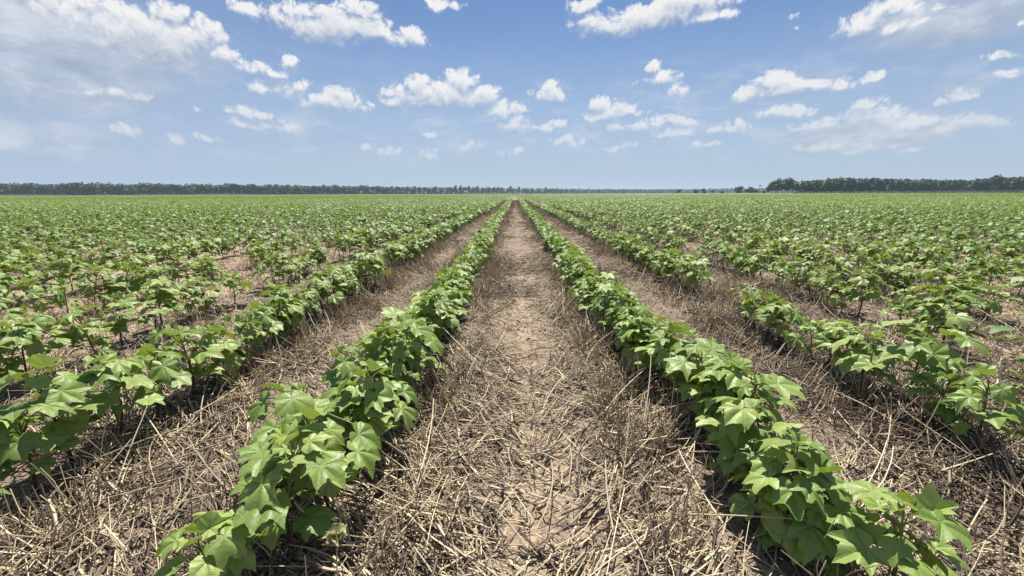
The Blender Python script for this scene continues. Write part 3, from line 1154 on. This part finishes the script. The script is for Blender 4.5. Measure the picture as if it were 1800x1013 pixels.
def tree(kind, px, depth, hgt, label, group, name='tree', wide=1.0, cat='tree'):
    j = int(rng.integers(0, 6)) if kind != 'snag' else 0
    key = (kind, j)
    crown, trunk = KINDS[key]
    x, y = place(px, depth)
    if key not in tree_proto:
        o = bpy.data.objects.new(name, None)
        C.objects.link(o)
        parts = (link('trunk', trunk, o), link('crown', crown, o))
        tree_proto[key] = (o, parts)
    else:
        src, parts = tree_proto[key]
        o = src.copy()
        o.name = name
        C.objects.link(o)
        for pt in parts:
            c = pt.copy()
            C.objects.link(c)
            c.parent = o
    base = {'bush': 7.0, 'snag': 11.5}.get(kind, 17.0)
    s = hgt / base
    o.location = (x, y, -.1)
    o.rotation_euler = (0, 0, rng.uniform(0, 6.28))
    o.scale = (s * wide, s * wide, s)
    for k in ('label', 'category', 'group'):
        if k in o:
            del o[k]
    tag(o, label, cat, group)


def px_height(px_h, depth):
    return px_h * depth / F


# the long wood on the left, nearer at the left end
LW = [(-140, 600, 19), (0, 640, 18.5), (200, 680, 18.5), (400, 740, 17), (600, 860, 14), (760, 1060, 11.5), (900, 1320, 9.5), (1060, 1560, 7.8), (1200, 1700, 6.5)]


def lw(px):
    a = np.array(LW)
    return float(np.interp(px, a[:, 0], a[:, 1])), float(np.interp(px, a[:, 0], a[:, 2]))


p = -130.0
while p < 900:
    d, hp = lw(p)
    k = 'oak' if rng.random() < .55 else 'dark'
    tree(k, p, d + rng.uniform(-8, 14), px_height(hp * rng.uniform(.94, 1.2), d), 'round crowned tree in the long wood along the left horizon', 'trees of the wood along the left horizon', wide=rng.uniform(1.0, 1.6))
    p += rng.uniform(6.5, 11.0)
p = 790.0
while p < 985:
    d, hp = lw(p)
    tree('slim', p, d - 30, px_height(hp * rng.uniform(1.0, 1.45), d), 'thin taller tree showing above the wood near the far end of the path', 'thin trees near the far end of the path', name='slim_tree')
    p += rng.uniform(7, 18)
p = 900.0
while p < 1235:
    d, hp = lw(p)
    tree('oak' if rng.random() < .5 else 'dark', p, d + rng.uniform(-10, 30), px_height(hp * rng.uniform(.75, 1.05), d), 'tiny hazy tree on the far horizon right of the path', 'far trees on the horizon right of the path', wide=rng.uniform(1.1, 1.6))
    p += rng.uniform(7, 12)
# bushes and small trees before the far horizon on the right
for (bx, bh, w_, lab) in [(1193, 6.5, 1.3, 'small dark solitary bush on the horizon left of all the other bushes'), (1222, 7, 1.2, 'low dark bush first in the line left of the bare pole tree'), (1236, 9, .8, 'small upright dark tree in the line of bushes on the right horizon'),
                          (1252, 6, 1.3, 'low dark bush between two small trees on the right horizon'), (1268, 5.5, 1.4, 'lowest wide bush in the line left of the pole tree'), (1299, 12, 1.2, 'largest round dark tree in the line of bushes left of the pole tree'),
                          (1312, 7.5, 1.2, 'low dark bush close behind the largest round tree of the line'), (1319, 11, 1.0, 'dark round tree just left of the bare pole tree'), (1328, 7, 1.2, 'low bush at the foot of the bare pole tree'),
                          (1342, 6, 1.2, 'low bush between the bare pole tree and the wood')]:
    tree('bush', bx, 560, px_height(bh, 560), lab, 'bushes on the right horizon', name='bush', wide=w_, cat='bush')
tree('snag', 1334.5, 500, px_height(14.5, 500), 'lone thin tree with bare pale trunk and tiny top left of the wood', None, name='snag')
# the clump of slim trees and the wood on the right
for i, bx in enumerate(np.linspace(1349, 1399, 9)):
    tree('slim', bx + rng.uniform(-1.5, 1.5), 470 + rng.uniform(-6, 6), px_height([17, 22, 24, 25.5, 26, 25.5, 25, 23.5, 20][i], 470), 'slim tree with visible trunk in the rounded clump at the wood end', 'slim trees of the clump at the left end of the right wood', name='slim_tree', wide=1.15)
p = 1408.0
RW = [(1405, 470, 22), (1420, 470, 21), (1460, 475, 25), (1520, 480, 25.5), (1600, 490, 23), (1700, 490, 22), (1740, 470, 25), (1800, 440, 28), (1990, 400, 32)]
while p < 1960:
    a = np.array(RW)
    d, hp = float(np.interp(p, a[:, 0], a[:, 1])), float(np.interp(p, a[:, 0], a[:, 2]))
    k = 'dark' if p > 1735 or rng.random() < .25 else 'oak'
    if p > 1735:
        lab, grp = 'very dark tree at the right end of the right wood', 'dark trees at the right end of the right wood'
    else:
        lab, grp = 'broad green tree standing in the front of the right wood', 'broad trees in the front of the right wood'
    tree(k, p, d + rng.uniform(-5, 10), px_height(hp * rng.uniform(.93, 1.06), d), lab, grp, wide=rng.uniform(.8, 1.05))
    p += rng.uniform(9, 14)
tree('dark', 1746, 455, px_height(31, 455), 'tallest dark tree rising above the right wood', None, wide=.75)


# the depth of the woods behind their front trees, and the scrub at their feet
def wood(name, line, depth0, depth1, n, size, mat, label, cat, top=.86, lo=0.0):
    a = np.array(line, float)
    u = rng.uniform(a[0, 0], a[-1, 0], n)
    d = np.interp(u, a[:, 0], a[:, 1])
    hp = np.interp(u, a[:, 0], a[:, 2])
    back = rng.uniform(depth0, depth1, n)
    hh = hp * d / F
    z = hh * (lo + (top - lo) * rng.random(n) ** 1.6)
    dx = np.array([place(q, 1.0)[0] for q in u])
    y = d + back
    x = dx * y
    s = size * rng.uniform(.6, 1.4, n)
    base = np.array([(-1, -.5, 0), (.1, -.8, -.2), (1, .1, 0), (.2, .8, -.25), (-.7, .5, -.1), (0, 0, .3)])
    R = np.array([rot(b, c, e) for b, c, e in zip(rng.uniform(0, 6.28, n), rng.normal(0, .7, n), rng.normal(0, .7, n))])
    V = np.einsum('nij,kj->nki', R, base) * s[:, None, None] + np.stack([x, y, z], -1)[:, None]
    T = np.array([(5, k, (k + 1) % 5) for k in range(5)])
    Fc = (T[None] + (np.arange(n) * 6)[:, None, None]).reshape(-1, 3)
    o = link(name, mesh_np(name, V.reshape(-1, 3), [Fc], [mat], attrs={'tint': np.repeat(rng.uniform(0, .8, n), 6)}))
    tag(o, label, cat, kind='stuff')


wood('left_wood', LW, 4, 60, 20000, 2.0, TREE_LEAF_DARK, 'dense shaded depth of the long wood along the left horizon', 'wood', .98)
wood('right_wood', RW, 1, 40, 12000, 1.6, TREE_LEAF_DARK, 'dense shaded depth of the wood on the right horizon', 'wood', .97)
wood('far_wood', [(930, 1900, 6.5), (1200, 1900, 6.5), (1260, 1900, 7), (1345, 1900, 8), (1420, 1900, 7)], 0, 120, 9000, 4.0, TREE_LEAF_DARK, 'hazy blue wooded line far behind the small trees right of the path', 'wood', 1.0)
wood('margin_scrub', [(1395, 452, 2.6), (1450, 448, 3.2), (1600, 438, 3.6), (1800, 415, 4.2), (1990, 380, 4.6)], -12, 8, 7000, .45, MARGIN_LEAF, 'dark green strip of scrub along the foot of the right wood', 'scrub', 1.0)
wood('margin_grass', [(-140, 590, 2.4), (400, 725, 2.2), (900, 1270, 1.4)], -8, 6, 9000, .8, MARGIN_LEAF, 'pale green grass strip along the foot of the left wood', 'grass', 1.0)

# ------------------------------------------------------------------ the air
hz = bpy.data.materials.new('haze_air')
hz.use_nodes = True
k = NT(hz.node_tree)
k.n.clear()
out = k.node('ShaderNodeOutputMaterial')
pv = k.node('ShaderNodeVolumePrincipled')
pv.inputs['Color'].default_value = (0.62, 0.80, 1.0, 1)
pv.inputs['Density'].default_value = 0.00013
pv.inputs['Anisotropy'].default_value = 0.2
k.l.new(pv.outputs[0], out.inputs['Volume'])
x0, x1, y0, y1, z0, z1 = -4500, 4500, -140, 4500, -1.2, 34
HV = np.array([(x, y, z) for z in (z0, z1) for y in (y0, y1) for x in (x0, x1)], float)
HF = np.array([(0, 2, 3, 1), (4, 5, 7, 6), (0, 1, 5, 4), (2, 6, 7, 3), (0, 4, 6, 2), (1, 3, 7, 5)])
haze = link('haze', mesh_np('haze', HV, [HF], [hz], smooth=False))
tag(haze, kind='stuff')
